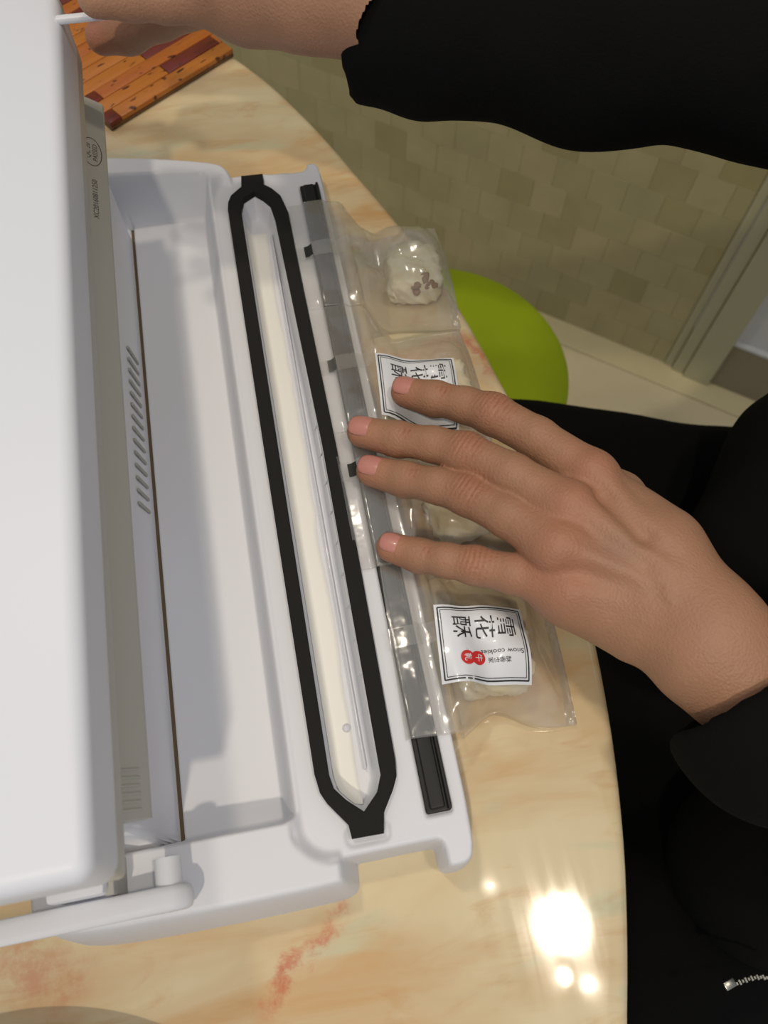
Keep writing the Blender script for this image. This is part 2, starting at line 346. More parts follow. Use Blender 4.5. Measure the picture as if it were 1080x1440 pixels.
# ------------------------------------------------------------ room
FZ = -.75; WN = np.array([.617, .787]); WU = np.array([.787, -.617]); WD = .950
def W(a, h, d=0.):                         # a along the wall, h over the floor, d out of the wall
    p = WN * (WD - d) + WU * a; return (p[0], p[1], FZ + h)
WR = Matrix.Rotation(math.atan2(WU[1], WU[0]), 3, 'Z')
def wbox(a0, a1, h0, h1, d0, d1, bev=0):
    bm = bmesh.new(); box_bm(bm, (0, 0, 0), (a1 - a0, d1 - d0, h1 - h0), bev, seg=1)
    c = Vector(W((a0 + a1) / 2, (h0 + h1) / 2, (d0 + d1) / 2)); bmesh.ops.transform(bm, matrix=Matrix.Translation(c) @ WR.to_4x4(), verts=bm.verts); return bm
def shared_piece(name, me, loc, rot, parent):
    o = bpy.data.objects.new(name, me); C.objects.link(o); o.parent = parent
    o.location = Vector(loc) - world_loc(parent); o.rotation_euler = rot.to_euler(); return o

wall = from_bm('wall_back', wbox(-1.6, .066, 0, 1.5, -.12, -.002), M['grout']); tag(wall, kind='structure', label='cream stone tiled wall behind the table')
tm = {}
def tile_mesh(wd, ht, th, mt, bev=.0003):
    k = (round(wd, 4), round(ht, 4), mt)
    if k not in tm:
        bm = bmesh.new(); box_bm(bm, (0, 0, 0), (wd, th, ht), bev, seg=1); me = bpy.data.meshes.new('tile'); bm.to_mesh(me); bm.free(); me.materials.append(M[mt]); tm[k] = me
    return tm[k]
n_t = 0; rest = bmesh.new(); PIT = .0522
for r in range(0, 28):
    a1 = .0635 - (0 if r % 2 else .026)
    if r % 2 == 0:
        wd = .026; shared = True
    k = 0; edge = .0635
    while edge > -1.55:
        wd = PIT if (k or r % 2) else .026
        wd = min(wd, edge + 1.6); ca = edge - wd / 2; ch = (r + .5) * PIT
        if r < 12 and edge > -1.0 and n_t < 300:
            o = shared_piece('tile', tile_mesh(wd - .0003, PIT - .0003, .0062, 'walltile'), W(ca, ch, .001 + random.uniform(-.0002, .0002)), WR, wall); n_t += 1
        else:
            c = Vector(W(ca, ch, .001)); r_ = bmesh.ops.create_cube(rest, size=1)
            bmesh.ops.transform(rest, matrix=Matrix.Translation(c) @ WR.to_4x4() @ Matrix.Diagonal(Vector((wd - .0008, .0068, PIT - .0008, 1))), verts=r_['verts'])
        edge -= wd; k += 1
tag(from_bm('upper_tiles', rest, M['walltile'], wall, False), kind='stuff')
wr = from_bm('wall_right', wbox(.10, 1.6, 0, 1.5, -.12, 0), M['plaster']); tag(wr, kind='structure', label='pale plaster wall right of the door casing')
tr = empty('trim_1', W(.1, 0, 0), kind='structure', label='stepped beige door casing at the end of the tiled wall')
for a0, a1, d in ((.064, .0785, .007), (.0785, .099, .012), (.099, .1435, .0165)):
    from_bm('casing_board', wbox(a0, a1 - .0006, 0, 1.5, 0, d, .0012), M['casing'], tr)
bb = from_bm('baseboard_right', wbox(.1435, 1.6, 0, .100, 0, .008, .001), M['skirting']); tag(bb, kind='structure', label='grey brown tile baseboard')
from_bm('baseboard_cap', wbox(.1435, 1.6, .1003, .107, 0, .009, .001), M['plaster'], bb)

fl = mesh('floor', [W(-2.2, -.012, -.1), W(2.2, -.012, -.1), W(2.2, -.012, 2.6), W(-2.2, -.012, 2.6), W(-2.2, -.05, -.1), W(2.2, -.05, -.1), W(2.2, -.05, 2.6), W(-2.2, -.05, 2.6)],
    [[0, 3, 2, 1], [4, 5, 6, 7], [0, 1, 5, 4], [1, 2, 6, 5], [2, 3, 7, 6], [3, 0, 4, 7]], M['grout'], smooth=False)
tag(fl, kind='structure', label='cream stone tiled floor')
def floor_tile(a0, a1, d0, d1):
    bm = bmesh.new(); box_bm(bm, (0, 0, 0), (a1 - a0 - .0015, d1 - d0 - .0015, .012), .0012, seg=1)
    c = Vector(W((a0 + a1) / 2, -.006, (d0 + d1) / 2)); bmesh.ops.transform(bm, matrix=Matrix.Translation(c) @ WR.to_4x4(), verts=bm.verts)
    from_bm('tile', bm, M['floortile'], fl, False)
a = -2.1
while a < 2.1: floor_tile(a, a + .6, -.0, .050); a += .6
for j in range(4):
    for i in range(7): floor_tile(-2.1 + .6 * i, -1.5 + .6 * i, .05 + .6 * j, .65 + .6 * j)

# ------------------------------------------------------------ table
TC = np.array([-.5644, .1406]); TR = .6921
ep = np.array([(4, 538), (25, 509), (47.5, 463), (67, 414), (86, 368), (103, 324.5), (119, 249), (122.7, 231.5), (130, 150), (128.6, 88.6), (122, 39), (113, -5), (104, -36), (94, -65)]) / 1000
ea = np.arctan2(ep[:, 1] - TC[1], ep[:, 0] - TC[0]); er = np.hypot(*(ep - TC).T) - TR; o_ = np.argsort(ea); ea = ea[o_]; er = er[o_]
er = np.convolve(np.r_[er[0], er, er[-1]], [.2, .6, .2], 'valid')
ea = np.r_[ea[0] - .25, ea, ea[-1] + .25]; er = np.r_[0, er, 0]
def tedge(n=400, off=0.):
    t = np.linspace(-np.pi, np.pi, n, endpoint=False); r = TR + np.interp(t, ea, er) + off; return TC[0] + r * np.cos(t), TC[1] + r * np.sin(t)
table = empty('round_table', (TC[0], TC[1], FZ), 'large round table with cream and orange marbled glossy top', 'table')
bm = bmesh.new(); rings = []
for off, z in [(-.011 - .30, -.03), (-.011, -.03), (-.004, -.028), (-.0005, -.022), (0, -.012), (-.0006, -.005), (-.002, -.0017), (-.0042, -.0003), (-.0062, 0), (-.010, 0), (-.05, 0)]:
    x, y = tedge(off=off); rings.append([bm.verts.new((px, py, z)) for px, py in zip(x, y)])
for r0, r1 in zip(rings, rings[1:]):
    for k in range(400): bm.faces.new((r0[k], r0[(k + 1) % 400], r1[(k + 1) % 400], r1[k]))
bm.faces.new(rings[0][::-1]); bm.faces.new(rings[-1]); from_bm('tabletop', bm, M['marble'], table, True, 60)
bm = bmesh.new(); lathe(bm, [(.30, .0), (.30, .02), (.12, .06), (.06, .12), (.05, .40), (.07, .60), (.20, .70), (.22, .7195)], (TC[0], TC[1], FZ), 48); from_bm('pedestal', bm, M['metal'], table)

# ------------------------------------------------------------ stool
SC = (.148, .448); SR = .134
st = empty('round_stool', (SC[0], SC[1], FZ), 'round stool with lime green cover beyond the table edge', 'stool')
bm = bmesh.new(); lathe(bm, [(SR - .012, .425), (SR - .002, .43), (SR, .445), (SR - .002, .460), (SR - .012, .468), (SR - .04, .471), (.02, .472)], (SC[0], SC[1], FZ)); from_bm('seat', bm, M['green'], st)
for k in range(4):
    a = math.radians(45 + 90 * k); bm = bmesh.new()
    tube(bm, [(SC[0] + .085 * math.cos(a), SC[1] + .085 * math.sin(a), FZ + .428), (SC[0] + .125 * math.cos(a), SC[1] + .125 * math.sin(a), FZ)], .011, 12); from_bm('leg', bm, M['metal'], st)

# ------------------------------------------------------------ wooden trivet of strips
TCn = at(328, 68, .0062)[:2]; Tu = np.array([-.824, -.567]); Tv = np.array([-.567, .824])
tri = empty('wooden_trivet', (*(TCn + Tu * .05 + Tv * .06), 0), 'parquet wood board of orange and dark red strips behind the machine', 'board')
ang = math.atan2(Tu[1], Tu[0]); TRM = Matrix.Rotation(ang, 3, 'Z')
M['tan'] = wood_mat('tan_wood', srgb(186, 108, 36), srgb(160, 82, 24), ang); M['tan2'] = wood_mat('light_tan_wood', srgb(194, 124, 46), srgb(170, 94, 30), ang)
M['redwood'] = wood_mat('red_wood', srgb(120, 42, 22), srgb(92, 26, 16), ang); M['base'] = wood_mat('board_edge', srgb(120, 82, 44), srgb(84, 56, 30), ang)
def tpiece(name, u0, u1, v0, v1, z0, z1, mt, bev=.0006):
    bm = bmesh.new(); box_bm(bm, (0, 0, 0), (u1 - u0 - .0003, v1 - v0 - .0003, z1 - z0), bev, seg=2)
    c = TCn + Tu * (u0 + u1) / 2 - Tv * 0 + Tv * (v0 + v1) / 2
    bmesh.ops.transform(bm, matrix=Matrix.Translation((c[0], c[1], (z0 + z1) / 2)) @ TRM.to_4x4(), verts=bm.verts); return from_bm(name, bm, M[mt], tri)
tpiece('backing', 0, .105, 0, .140, 0, .0028, 'base', .0006)
for r in range(13):
    v0 = r * .01077; z = .0062 + (r * 7 % 3) * .00015
    if r % 2:
        b0 = .003 + (r // 2) * .0016; b1 = .046 + (r // 2) * .0022; segs = [(0, b0, 'tan'), (b0, b1, 'redwood'), (b1, .102, 'tan2')]
    else: segs = [(0, .093 - .002 * (r // 2 % 2), 'tan' if r % 4 else 'tan2'), (.093 - .002 * (r // 2 % 2), .102, 'redwood')]
    for u0, u1, mt in segs:
        if u1 - u0 > .002: tpiece('wood_strip', u0 * 1.027, u1 * 1.027, v0, v0 + .01077, .0028, z, mt)

# ------------------------------------------------------------ dish at lower left
dish = empty('dish', (-.152, -.145, 0), 'pale glazed round dish on the marble at the lower left corner', 'dish')
bm = bmesh.new(); lathe(bm, [(.05, .0005), (.075, .002), (.105, .009), (.122, .0145), (.1245, .0155), (.1245, .017), (.122, .0172), (.1165, .0155), (.10, .0105), (.074, .005), (.02, .0045)], (-.152, -.145, 0), 128); from_bm('bowl_body', bm, M['dish'], dish)

# ------------------------------------------------------------ vacuum sealer
vs = empty('vacuum_sealer', (-.03, .197, 0), 'white vacuum sealing machine with open lid and black foam gasket', 'vacuum sealer')
def sdp(X, Y, poly):                       # signed distance to a polygon
    P_ = np.array(poly) / 1000.; n = len(P_); d = np.full(X.shape, 1e9); sg = np.zeros(X.shape, bool)
    for i in range(n):
        a = P_[i]; b = P_[(i + 1) % n]; e = b - a; wx = X - a[0]; wy = Y - a[1]
        t = np.clip((wx * e[0] + wy * e[1]) / (e @ e), 0, 1); d = np.minimum(d, (wx - t * e[0]) ** 2 + (wy - t * e[1]) ** 2)
        if a[1] != b[1]:
            c = ((a[1] > Y) != (b[1] > Y)) & (X < (b[0] - a[0]) * (Y - a[1]) / (b[1] - a[1]) + a[0]); sg ^= c
    return np.sqrt(d) * np.where(sg, -1, 1)
gx = np.arange(-.134, .0505, .0009); gy = np.arange(-.003, .4165, .0009); X, Y = np.meshgrid(gx, gy, indexing='ij')
front = chaikin([(-40, 13), (22, 13), (29.5, 13), (30.4, 12), (30.4, 5.5), (31.5, 2.8), (36, 2.0), (42, 3.0), (45.4, 7), (46.8, 20), (47, 60), (45.5, 200), (43.8, 340), (43.6, 380), (43, 388), (40, 391.5), (33.5, 391.7), (32, 390), (31.3, 386.3), (28, 386), (0, 388.5), (-40, 390)], 1)
cap = chaikin([(-126, 8), (-112, 1.5), (-60, .0), (-12, .2), (-4.5, 1.6), (-2.6, 8), (-2.6, 60), (-2.6, 340), (-4, 385), (-9, 396), (-20, 401), (-60, 407), (-110, 409), (-126, 403), (-131, 380), (-131, 20)], 2)
df = sdp(X, Y, front); dc = sdp(X, Y, cap)
deck = sdp(X, Y, chaikin([(-22.5, 31), (-22.3, 25), (-17, 19), (-10, 17.3), (80, 17), (80, 376), (-2, 377), (-10, 379), (-16, 383), (-22, 372), (-23, 360), (-23, 60)], 2))
capz = .0365 + np.clip((-X - .010) / .070, 0, 1.3) * .007
hc = capz * sstep(.0, .0075, -dc) ** .55
hf = .032 * sstep(.0, .0028, -df) ** .45
inter = sstep(-.0015, .0045, deck)         # 0 on the deck, 1 on the raised end caps
h = np.where(dc < 0, np.maximum(hf, 0) * (1 - inter) + np.maximum(hc, hf) * inter, hf)
h = np.where((deck < -.0015) & (df < 0), hf, h)
h = np.where((df >= 0), hc, h)
# tray
Xw = np.where(X > -.0306, -.0273 + (X + .0306) * (4.5 / 7.8), X + .0033)
tl = sdp(Xw, Y, rrect(-110, -22.8, 31.5, 388, 4)); tt = np.clip(-tl / .0045, 0, 1); tt = .6 * tt + .4 * tt * tt * (3 - 2 * tt); h = h * (1 - tt) + .006 * tt
fr_ = .006 * sstep(.0045, .0075, -tl)
# raised ramp from the tray edge to the deck
# rear housing block under the lid, with the thin groove in front of it
rb = sdp(X, Y, rrect(-140, -75.2, 33.5, 379, 5)); h = np.maximum(h, .086 * sstep(0, .0018, -rb) * (X > -.124))
gr = sdp(X, Y, [(-75.0, 33.5), (-72.9, 33.5), (-72.9, 384), (-75.0, 384)]); h = np.where((gr < 0) & (tl < -.003), .0022, h)
# vacuum channel inside the gasket
gin = [(1.3, 368.4), (5.5, 364), (9.0, 358.8), (10.3, 347.7), (13.4, 200), (12.4, 43.0), (9.7, 36.5), (3.3, 30.3), (-3, 36), (-7.0, 41.1), (-8.1, 46.9), (-7.8, 200), (-7.5, 356.2), (-5.3, 364.1)]
gout = [(-4.5, 381.8), (7.9, 381.4), (7.2, 373.5), (11.5, 369.5), (15.7, 363.1), (18.2, 350), (18.6, 300), (19.9, 200), (20.5, 150), (19.4, 47.4), (18.6, 41), (16.4, 36.6), (11.0, 28.5), (9.6, 21.0), (-3.2, 21.3), (-3.7, 26.7), (-10.7, 36.2), (-12.8, 40.5), (-13.9, 48), (-14.6, 200), (-14.8, 357.5), (-14, 363), (-11.8, 368.0), (-5.4, 373.5)]
ch = sdp(X, Y, gin); h = np.where(ch < .0006, .032 * (1 - sstep(-.0006, .0038, -ch)) + .019 * sstep(-.0006, .0038, -ch), h)
# shallow pocket round the lower gasket tab and the strip
pk = sdp(X, Y, rrect(-5.5, 12.2, 18.3, 26, 2.5)); h -= .0012 * sstep(-.0004, .0006, -pk) * (deck < -.001)
g2 = sdp(X, Y, rrect(27.2, 38.6, 23.6, 372, 1.5)); h -= .0016 * sstep(-.0003, .0007, -g2)
h = np.maximum(h, 0)
do_ = np.where((df < 0) | (dc < 0), 0, np.minimum(df, dc)); both = np.minimum(df, dc); gX, gY = np.gradient(both, .0009)
gl_ = np.sqrt(gX ** 2 + gY ** 2) + 1e-9; X = X - gX / gl_ * do_ * (do_ < .002); Y = Y - gY / gl_ * do_ * (do_ < .002)
nx, ny = X.shape; V = np.stack([X, Y, h], -1).reshape(-1, 3); idx = np.arange(nx * ny).reshape(nx, ny)
mk = (h > .0004); fm = mk[:-1, :-1] | mk[1:, :-1] | mk[1:, 1:] | mk[:-1, 1:]
Q = np.stack([idx[:-1, :-1], idx[1:, :-1], idx[1:, 1:], idx[:-1, 1:]], -1)[fm]
Vb = V.copy(); Vb[:, 2] = np.minimum(Vb[:, 2], .0002); used = np.unique(Q); rm = np.full(len(V), -1); rm[used] = np.arange(len(used))
mesh('lower_housing', V[used], rm[Q], M['white'], vs)
mesh('gap_shade_strip', [(-.0749, .0345, .003), (-.0730, .0345, .003), (-.0730, .3835, .003), (-.0749, .3835, .003), (-.0749, .0345, .0042), (-.0730, .0345, .0042), (-.0730, .3835, .0042), (-.0749, .3835, .0042)],
     [[0, 3, 2, 1], [4, 5, 6, 7], [0, 1, 5, 4], [1, 2, 6, 5], [2, 3, 7, 6], [3, 0, 4, 7]], M['gap'], vs, False)  # dark brown strip paints the shaded gap into the groove
mm = lambda L: [(a / 1000, b / 1000) for a, b in L]
def sm(L): return mm(chaikin(L, 1))
gk = plate('foam_gasket', [mm(gout), mm(gin)], .0318, .0362, .0006, M['foam'], vs)
# cream strip painting the channel's lit side up to a wavy shade edge, and the clear rail with its short teeth
def hz(x, y):
    a = (x + .134) / .0009; b = (y + .003) / .0009; i = int(a); k = int(b); p = a - i; q = b - k
    return (h[i, k] * (1 - p) + h[i + 1, k] * p) * (1 - q) + (h[i, k + 1] * (1 - p) + h[i + 1, k + 1] * p) * q
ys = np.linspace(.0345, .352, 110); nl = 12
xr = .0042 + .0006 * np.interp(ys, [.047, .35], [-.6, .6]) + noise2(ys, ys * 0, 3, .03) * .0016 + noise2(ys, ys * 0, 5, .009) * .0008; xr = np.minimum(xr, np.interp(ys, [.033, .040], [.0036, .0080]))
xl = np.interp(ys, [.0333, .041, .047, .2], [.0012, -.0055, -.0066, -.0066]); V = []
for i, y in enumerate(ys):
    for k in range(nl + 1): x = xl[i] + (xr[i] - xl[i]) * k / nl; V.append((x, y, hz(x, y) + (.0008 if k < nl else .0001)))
mesh('channel_lit_strip', V, [[i * (nl + 1) + k, i * (nl + 1) + k + 1, (i + 1) * (nl + 1) + k + 1, (i + 1) * (nl + 1) + k] for i in range(len(ys) - 1) for k in range(nl)], M['cream'], vs)
bm = bmesh.new(); box_bm(bm, (.0070, .198, .0208), (.0012, .300, .0040), .0005); from_bm('channel_rail', bm, M['clear'], vs)
for k in range(19):
    bm = bmesh.new(); y = .055 + k * .0158; box_bm(bm, (.0119, y + .0065, .0292), (.0010, .0143, .0045), .0003, Matrix.Rotation(.30, 3, 'Y'), 1); from_bm('rail_tooth', bm, M['white'], vs)
bm = bmesh.new(); bmesh.ops.create_uvsphere(bm, u_segments=20, v_segments=12, radius=.0018, matrix=Matrix.Translation((.0020, .0665, .0204)) @ Matrix.Diagonal((1, 1, .5, 1))); from_bm('water_drop', bm, M['clear'], vs)
# black sealing strip
ss = plate('sealing_strip', [mm(rrect(27.6, 38.2, 24.6, 371.0, 1.2))], .0308, .0334, .0004, M['rubber'], vs)
plate('strip_pad', [mm(rrect(29.3, 35.6, 26.0, 370.0, 1.2))], .0334, .0350, .0006, M['rubber'], ss)
plate('strip_lip', [mm(rrect(36.6, 38.1, 25.0, 370.5, .5))], .0334, .0354, .0004, M['rubber'], ss)
# vent slots on the housing face
for k in range(14):
    y = .2755 - k * .0069; bm = bmesh.new()
    box_bm(bm, (-.0751, y, .0250), (.0010, .0018, .0225), .0003, Matrix.Rotation(math.radians(14), 3, 'X'), 1); o = from_bm('vent_slot', bm, M['slot'], vs)
# lid: outer shell, front rim, inner plate
lid = empty('lid', (-.18, .197, .12)); lid.parent = vs; lid.location = Vector((-.18, .197, .12)) - world_loc(vs)
def extr(name, prof, y0, y1, mt, parent, r=0, ang=35):     # profile in x,z swept along y with rounded ends
    P_ = np.array(prof); n = len(P_); V = []; Fc = []; c = P_.mean(0)
    st_ = [(y0, -r), (y0 + r * .3, -r * .3), (y0 + r, 0), (y1 - r, 0), (y1 - r * .3, -r * .3), (y1, -r)] if r else [(y0, 0), (y1, 0)]
    for y, ins in st_:
        q = P_ if not ins else P_ + (c - P_) / np.linalg.norm(c - P_, axis=1)[:, None] * min(-ins, 1)
        V += [(a[0], y, a[1]) for a in q]
    for s_ in range(len(st_) - 1):
        for k in range(n): a = s_ * n; Fc.append([a + k, a + (k + 1) % n, a + n + (k + 1) % n, a + n + k])
    Fc += [list(range(n))[::-1], list(range(n * (len(st_) - 1), n * len(st_)))]
    o = mesh(name, V, Fc, M[mt], parent, True, ang); bm = bmesh.new(); bm.from_mesh(o.data); bmesh.ops.recalc_face_normals(bm, faces=bm.faces); bm.to_mesh(o.data); bm.free()
    o.data.set_sharp_from_angle(angle=math.radians(ang)); return o
bm = bmesh.new(); box_bm(bm, (-.1940, .2000, .1350), (.250, .366, .030), .0055, seg=5)
from_bm('lid_shell', bm, M['lid'], lid, True, 60)
bm = bmesh.new(); box_bm(bm, (-.1930, .2000, .1205), (.2475, .3635, .013), .002, seg=3); from_bm('lid_rim', bm, M['grey'], lid)
ip = extr('inner_plate', [(-.0670, .0880), (-.0672, .0895), (-.0790, .0985), (-.0800, .116), (-.30, .116), (-.30, .098), (-.082, .090), (-.070, .0872)], .0370, .3840, 'grey', lid)
# ridged foot of the inner plate
for k in range(6):
    bm = bmesh.new(); box_bm(bm, (-.0755, .0400 + k * .0026, .0958), (.0150, .0011, .0016), .0004, Matrix.Rotation(.66, 3, 'Y'), 1); from_bm('ridge', bm, M['grey'], ip)
bm = bmesh.new(); box_bm(bm, (-.0600, float(at(131, 23, .148)[1]), .148), (.022, .0036, .003), .001); from_bm('latch_tab', bm, M['white'], lid)
# hinge arm on the near side
bm = bmesh.new()
arm = [(x - .0105, z) for x, z in [(-.19, .0640), (-.075, .0600), (-.0585, .0600), (-.0535, .0585), (-.0515, .054), (-.0530, .047), (-.0570, .0430), (-.0615, .0440), (-.0655, .0490), (-.075, .0505), (-.19, .0500)]]
extr('hinge_arm', arm, .0085, .0170, 'white', vs, .0025, 50)
bm = bmesh.new(); tube(bm, [(-.0705, .0150, .054), (-.0705, .0265, .054)], [.0048, .0048], 20); from_bm('hinge_pin', bm, M['white'], vs)
bm = bmesh.new(); box_bm(bm, (-.1, .0280, .0520), (.020, .0200, .030), .0015); from_bm('hinge_block', bm, M['white'], vs)
bm = bmesh.new(); box_bm(bm, (-.0895, .0240, .0525), (.0035, .0130, .020), .0005); from_bm('hinge_recess', bm, M['slot'], vs)

# flat lettering
def text_mesh(s, size):
    cu = bpy.data.curves.new('t', 'FONT'); cu.body = s; cu.size = size; cu.align_x = 'CENTER'; cu.align_y = 'CENTER'; cu.resolution_u = 3
    t = bpy.data.objects.new('t', cu); C.objects.link(t); me = bpy.data.meshes.new_from_object(t.evaluated_get(bpy.context.evaluated_depsgraph_get()))
    bm = bmesh.new(); bm.from_mesh(me); bmesh.ops.triangulate(bm, faces=bm.faces)
    V = [v.co[:2] for v in bm.verts]; Fc = [[v.index for v in f.verts] for f in bm.faces]; bm.free(); bpy.data.objects.remove(t); return np.array(V).reshape(-1, 2), Fc
def ledge(u, v):                           # u runs up the sloping face of the inner plate (away from the front), v along y
    k = u / .0146; return (-.0672 - .0118 * k - .0001, v, .0895 + .0090 * k + .00025)
def print_on(name, V, Fc, fn, mt, parent, flip=False):
    P3 = [fn(a, b) for a, b in V]; return mesh(name, P3, Fc, M[mt], parent, False)
lbl = lambda s, size, cy, cu_: (lambda VF: print_on('printed_number', [(cu_ + b, cy + a) for a, b in VF[0]], VF[1], ledge, 'stamp', ip))(text_mesh(s, size))
lbl('XC20160811250', .0036, .315, .0060)
lbl('QC 20', .0036, .346, .0085); lbl('PASSED', .0034, .346, .0050)
bm = bmesh.new(); n = 40; a_ = [bm.verts.new(ledge(.0067 + .0050 * math.cos(t), .346 + .0095 * math.sin(t))) for t in np.linspace(0, 2 * np.pi, n, endpoint=False)]
b_ = [bm.verts.new(ledge(.0067 + .0046 * math.cos(t), .346 + .0091 * math.sin(t))) for t in np.linspace(0, 2 * np.pi, n, endpoint=False)]
for k in range(n): bm.faces.new((a_[k], a_[(k + 1) % n], b_[(k + 1) % n], b_[k]))
from_bm('stamp_ring', bm, M['stamp'], ip, False)

# ------------------------------------------------------------ bags with nougat
def cookie(cx, cy, sx, sy, h, rot, label, zb, seed, mt):
    bm = bmesh.new(); bmesh.ops.create_cube(bm, size=1); bmesh.ops.subdivide_edges(bm, edges=bm.edges, cuts=14, use_grid_fill=True)
    V = np.array([v.co[:] for v in bm.verts]); Fc = [[v.index for v in f.verts] for f in bm.faces]; bm.free()
    q = V * 2; n4 = (np.abs(q) ** 5).sum(1) ** .2; q = q / n4[:, None] * (np.abs(q).max(1))[:, None] ** 0 ; q = q * np.minimum(1, 1)
    nz = noise2(q[:, 0] * 5 + q[:, 2] * 3, q[:, 1] * 5 + seed, seed, 1.1) * .16 + noise2(q[:, 0] * 14 + q[:, 2] * 9, q[:, 1] * 14, seed + 1, 1.3) * .10
    q = q * (1 + nz[:, None]); x = q[:, 0] * sx / 2; y = q[:, 1] * sy / 2; z = q[:, 2] * h / 2 + h / 2 + zb; z = np.maximum(z, zb)
    c, s = math.cos(rot), math.sin(rot); e = empty_loc = (cx, cy, zb)
    o = mesh('nougat_cookie', np.stack([cx + x * c - y * s, cy + x * s + y * c, z], 1), Fc, M[mt]); tag(o, label, 'cookie'); return o
M['nougat'] = mat('nougat', srgb(238, 230, 204), .7, bump=.6, bscale=260, sss=.1, col2=srgb(226, 210, 170), vscale=60)
M['nougat2'] = mat('nougat_crumb', srgb(242, 238, 212), .75, bump=.8, bscale=300, col2=srgb(230, 218, 182), vscale=90)
M['crumb'] = mat('brown_crumb', srgb(150, 118, 88), .8, bump=.6, bscale=600)
DECK = .0335
def bag(x0, x1, y0, y1, cx, cy, ch, seed, skew=0., pinch=(0, 0), wr=1., open_lift=0.):
    nu, nv = 96, 84; u = np.linspace(0, 1, nu); v = np.linspace(0, 1, nv); U, Vv = np.meshgrid(u, v, indexing='ij')
    Lx = x1 - x0; Ly = y1 - y0
    ed0 = pinch[0] * np.exp(-((U - .55) / .16) ** 2); ed1 = pinch[1] * np.exp(-((U - .55) / .16) ** 2)
    ed0 = ed0 + noise2(U * 4, U * 0, seed, 1) * .0012; ed1 = ed1 + noise2(U * 4, U * 0 + 7, seed, 1) * .0012
    x = x0 + Lx * U + skew * (Vv - .5) + noise2(Vv * 3, Vv * 0 + 3, seed, 1) * .0015 * (U - .3)
    y = y0 + ed0 + (Ly - ed0 - ed1) * Vv - .0030 * U
    deckz = DECK; t = sstep(.046, .066, x); tend = sstep(.098, .104, x)
    bump = ch * np.exp(-(np.abs((x - cx) / .0205) ** 4)) * np.exp(-(np.abs((y - cy) / .0200) ** 4))
    soft = ch * .85 * np.exp(-(np.abs((x - cx) / .026) ** 3)) * np.exp(-(np.abs((y - cy) / .030) ** 3))
    tbl = .0012
    # folds fan out from the shoulder of the filling towards the corners
    ang = np.arctan2(y - cy, x - (cx - .02)); rr = np.hypot(y - cy, x - (cx - .02))
    fan = (np.abs(np.sin(ang * 3.0 + seed)) ** .6) * np.exp(-((rr - .022) / .016) ** 2)
    fold = noise2(x * 70 + y * 60, (x - y) * 16, seed + 2, 1) * .0052 + noise2(x * 150, y * 90 + x * 60, seed + 5, 1) * .0022
    edge = np.minimum(np.minimum(U, 1 - U) * Lx, np.minimum(Vv, 1 - Vv) * Ly); ef = sstep(0, .010, edge)
    calm = .10 + .90 * sstep(.040, .062, x)
    top = np.where(x < .046, deckz, deckz * (1 - t) + tbl * t) + 0 * x
    swell = .0085 * np.sin(np.pi * np.clip(Vv, 0, 1)) ** .8 * sstep(.040, .062, x) * (1 - sstep(.090, .106, x))
    zt = np.maximum(top, 0) + np.maximum(soft + .0015, 0) * sstep(.046, .060, x) + swell + wr * (fold * 1.35 * calm + .0055 * fan * calm) * ef + .0012 * ef + .0004
    base = np.where(x < .0468, deckz, deckz * (1 - sstep(.0468, .0540, x)) + tbl * sstep(.0468, .0540, x))
    zb = base + .0002
    rub = (x > .0265) & (x < .0392); lift = .0020 * sstep(.0255, .028, x) * (1 - sstep(.0385, .0410, x))
    zt += lift; zb = zb + lift * 1.0
    zt += open_lift * (1 - U) ** 2 * np.sin(np.pi * Vv) * (U < 1)
    zt = np.maximum(zt, zb + .0005 * ef + .00005)
    return dict(x=x, y=y, zt=zt, zb=zb, U=U, V=Vv, nu=nu, nv=nv)
def bag_mesh(B, label, group):
    nu, nv = B['nu'], B['nv']; T = np.stack([B['x'], B['y'], B['zt']], -1).reshape(-1, 3); Bt = np.stack([B['x'], B['y'], B['zb']], -1).reshape(-1, 3)
    idx = np.arange(nu * nv).reshape(nu, nv); q = lambda I: np.stack([I[:-1, :-1], I[1:, :-1], I[1:, 1:], I[:-1, 1:]], -1).reshape(-1, 4)
    Fs = [q(idx), q(idx + nu * nv)[:, ::-1]]
    for line in (idx[:, 0], idx[::-1, -1], idx[-1, :]):
        Fs.append(np.stack([line[:-1], line[:-1] + nu * nv, line[1:] + nu * nv, line[1:]], -1))
    o = mesh('snack_bag', np.concatenate([T, Bt]), np.concatenate(Fs), M['film']); tag(o, label, 'bag', group)
    i0 = nu - 7; V = []; x = B['x']; 
    for i in range(i0, nu):
        for j in range(nv): V.append((x[i, j], B['y'][i, j], B['zt'][i, j] + .0007 + .0006 * math.sin(j * .9) * math.sin(i * 1.3)))
    Fc = [[a * nv + j, (a + 1) * nv + j, (a + 1) * nv + j + 1, a * nv + j + 1] for a in range(6) for j in range(nv - 1)]
    mesh('end_seal', V, Fc, M['fin'], o); return o
def bag_z(B, x, y):                        # height of the top film at a point (nearest samples, blended)
    d = (B['x'] - x) ** 2 + (B['y'] - y) ** 2; i = np.argpartition(d.ravel(), 6)[:6]; wt = 1 / (d.ravel()[i] + 1e-8); return float((B['zt'].ravel()[i] * wt).sum() / wt.sum())
def patch(name, fn, u0, u1, v0, v1, nu, nv, mt, parent, thick=0.):
    V = [fn(u0 + (u1 - u0) * i / nu, v0 + (v1 - v0) * j / nv) for i in range(nu + 1) for j in range(nv + 1)]; k = nv + 1
    Fc = [[i * k + j, (i + 1) * k + j, (i + 1) * k + j + 1, i * k + j + 1] for i in range(nu) for j in range(nv)]
    return mesh(name, V, Fc, M[mt], parent)
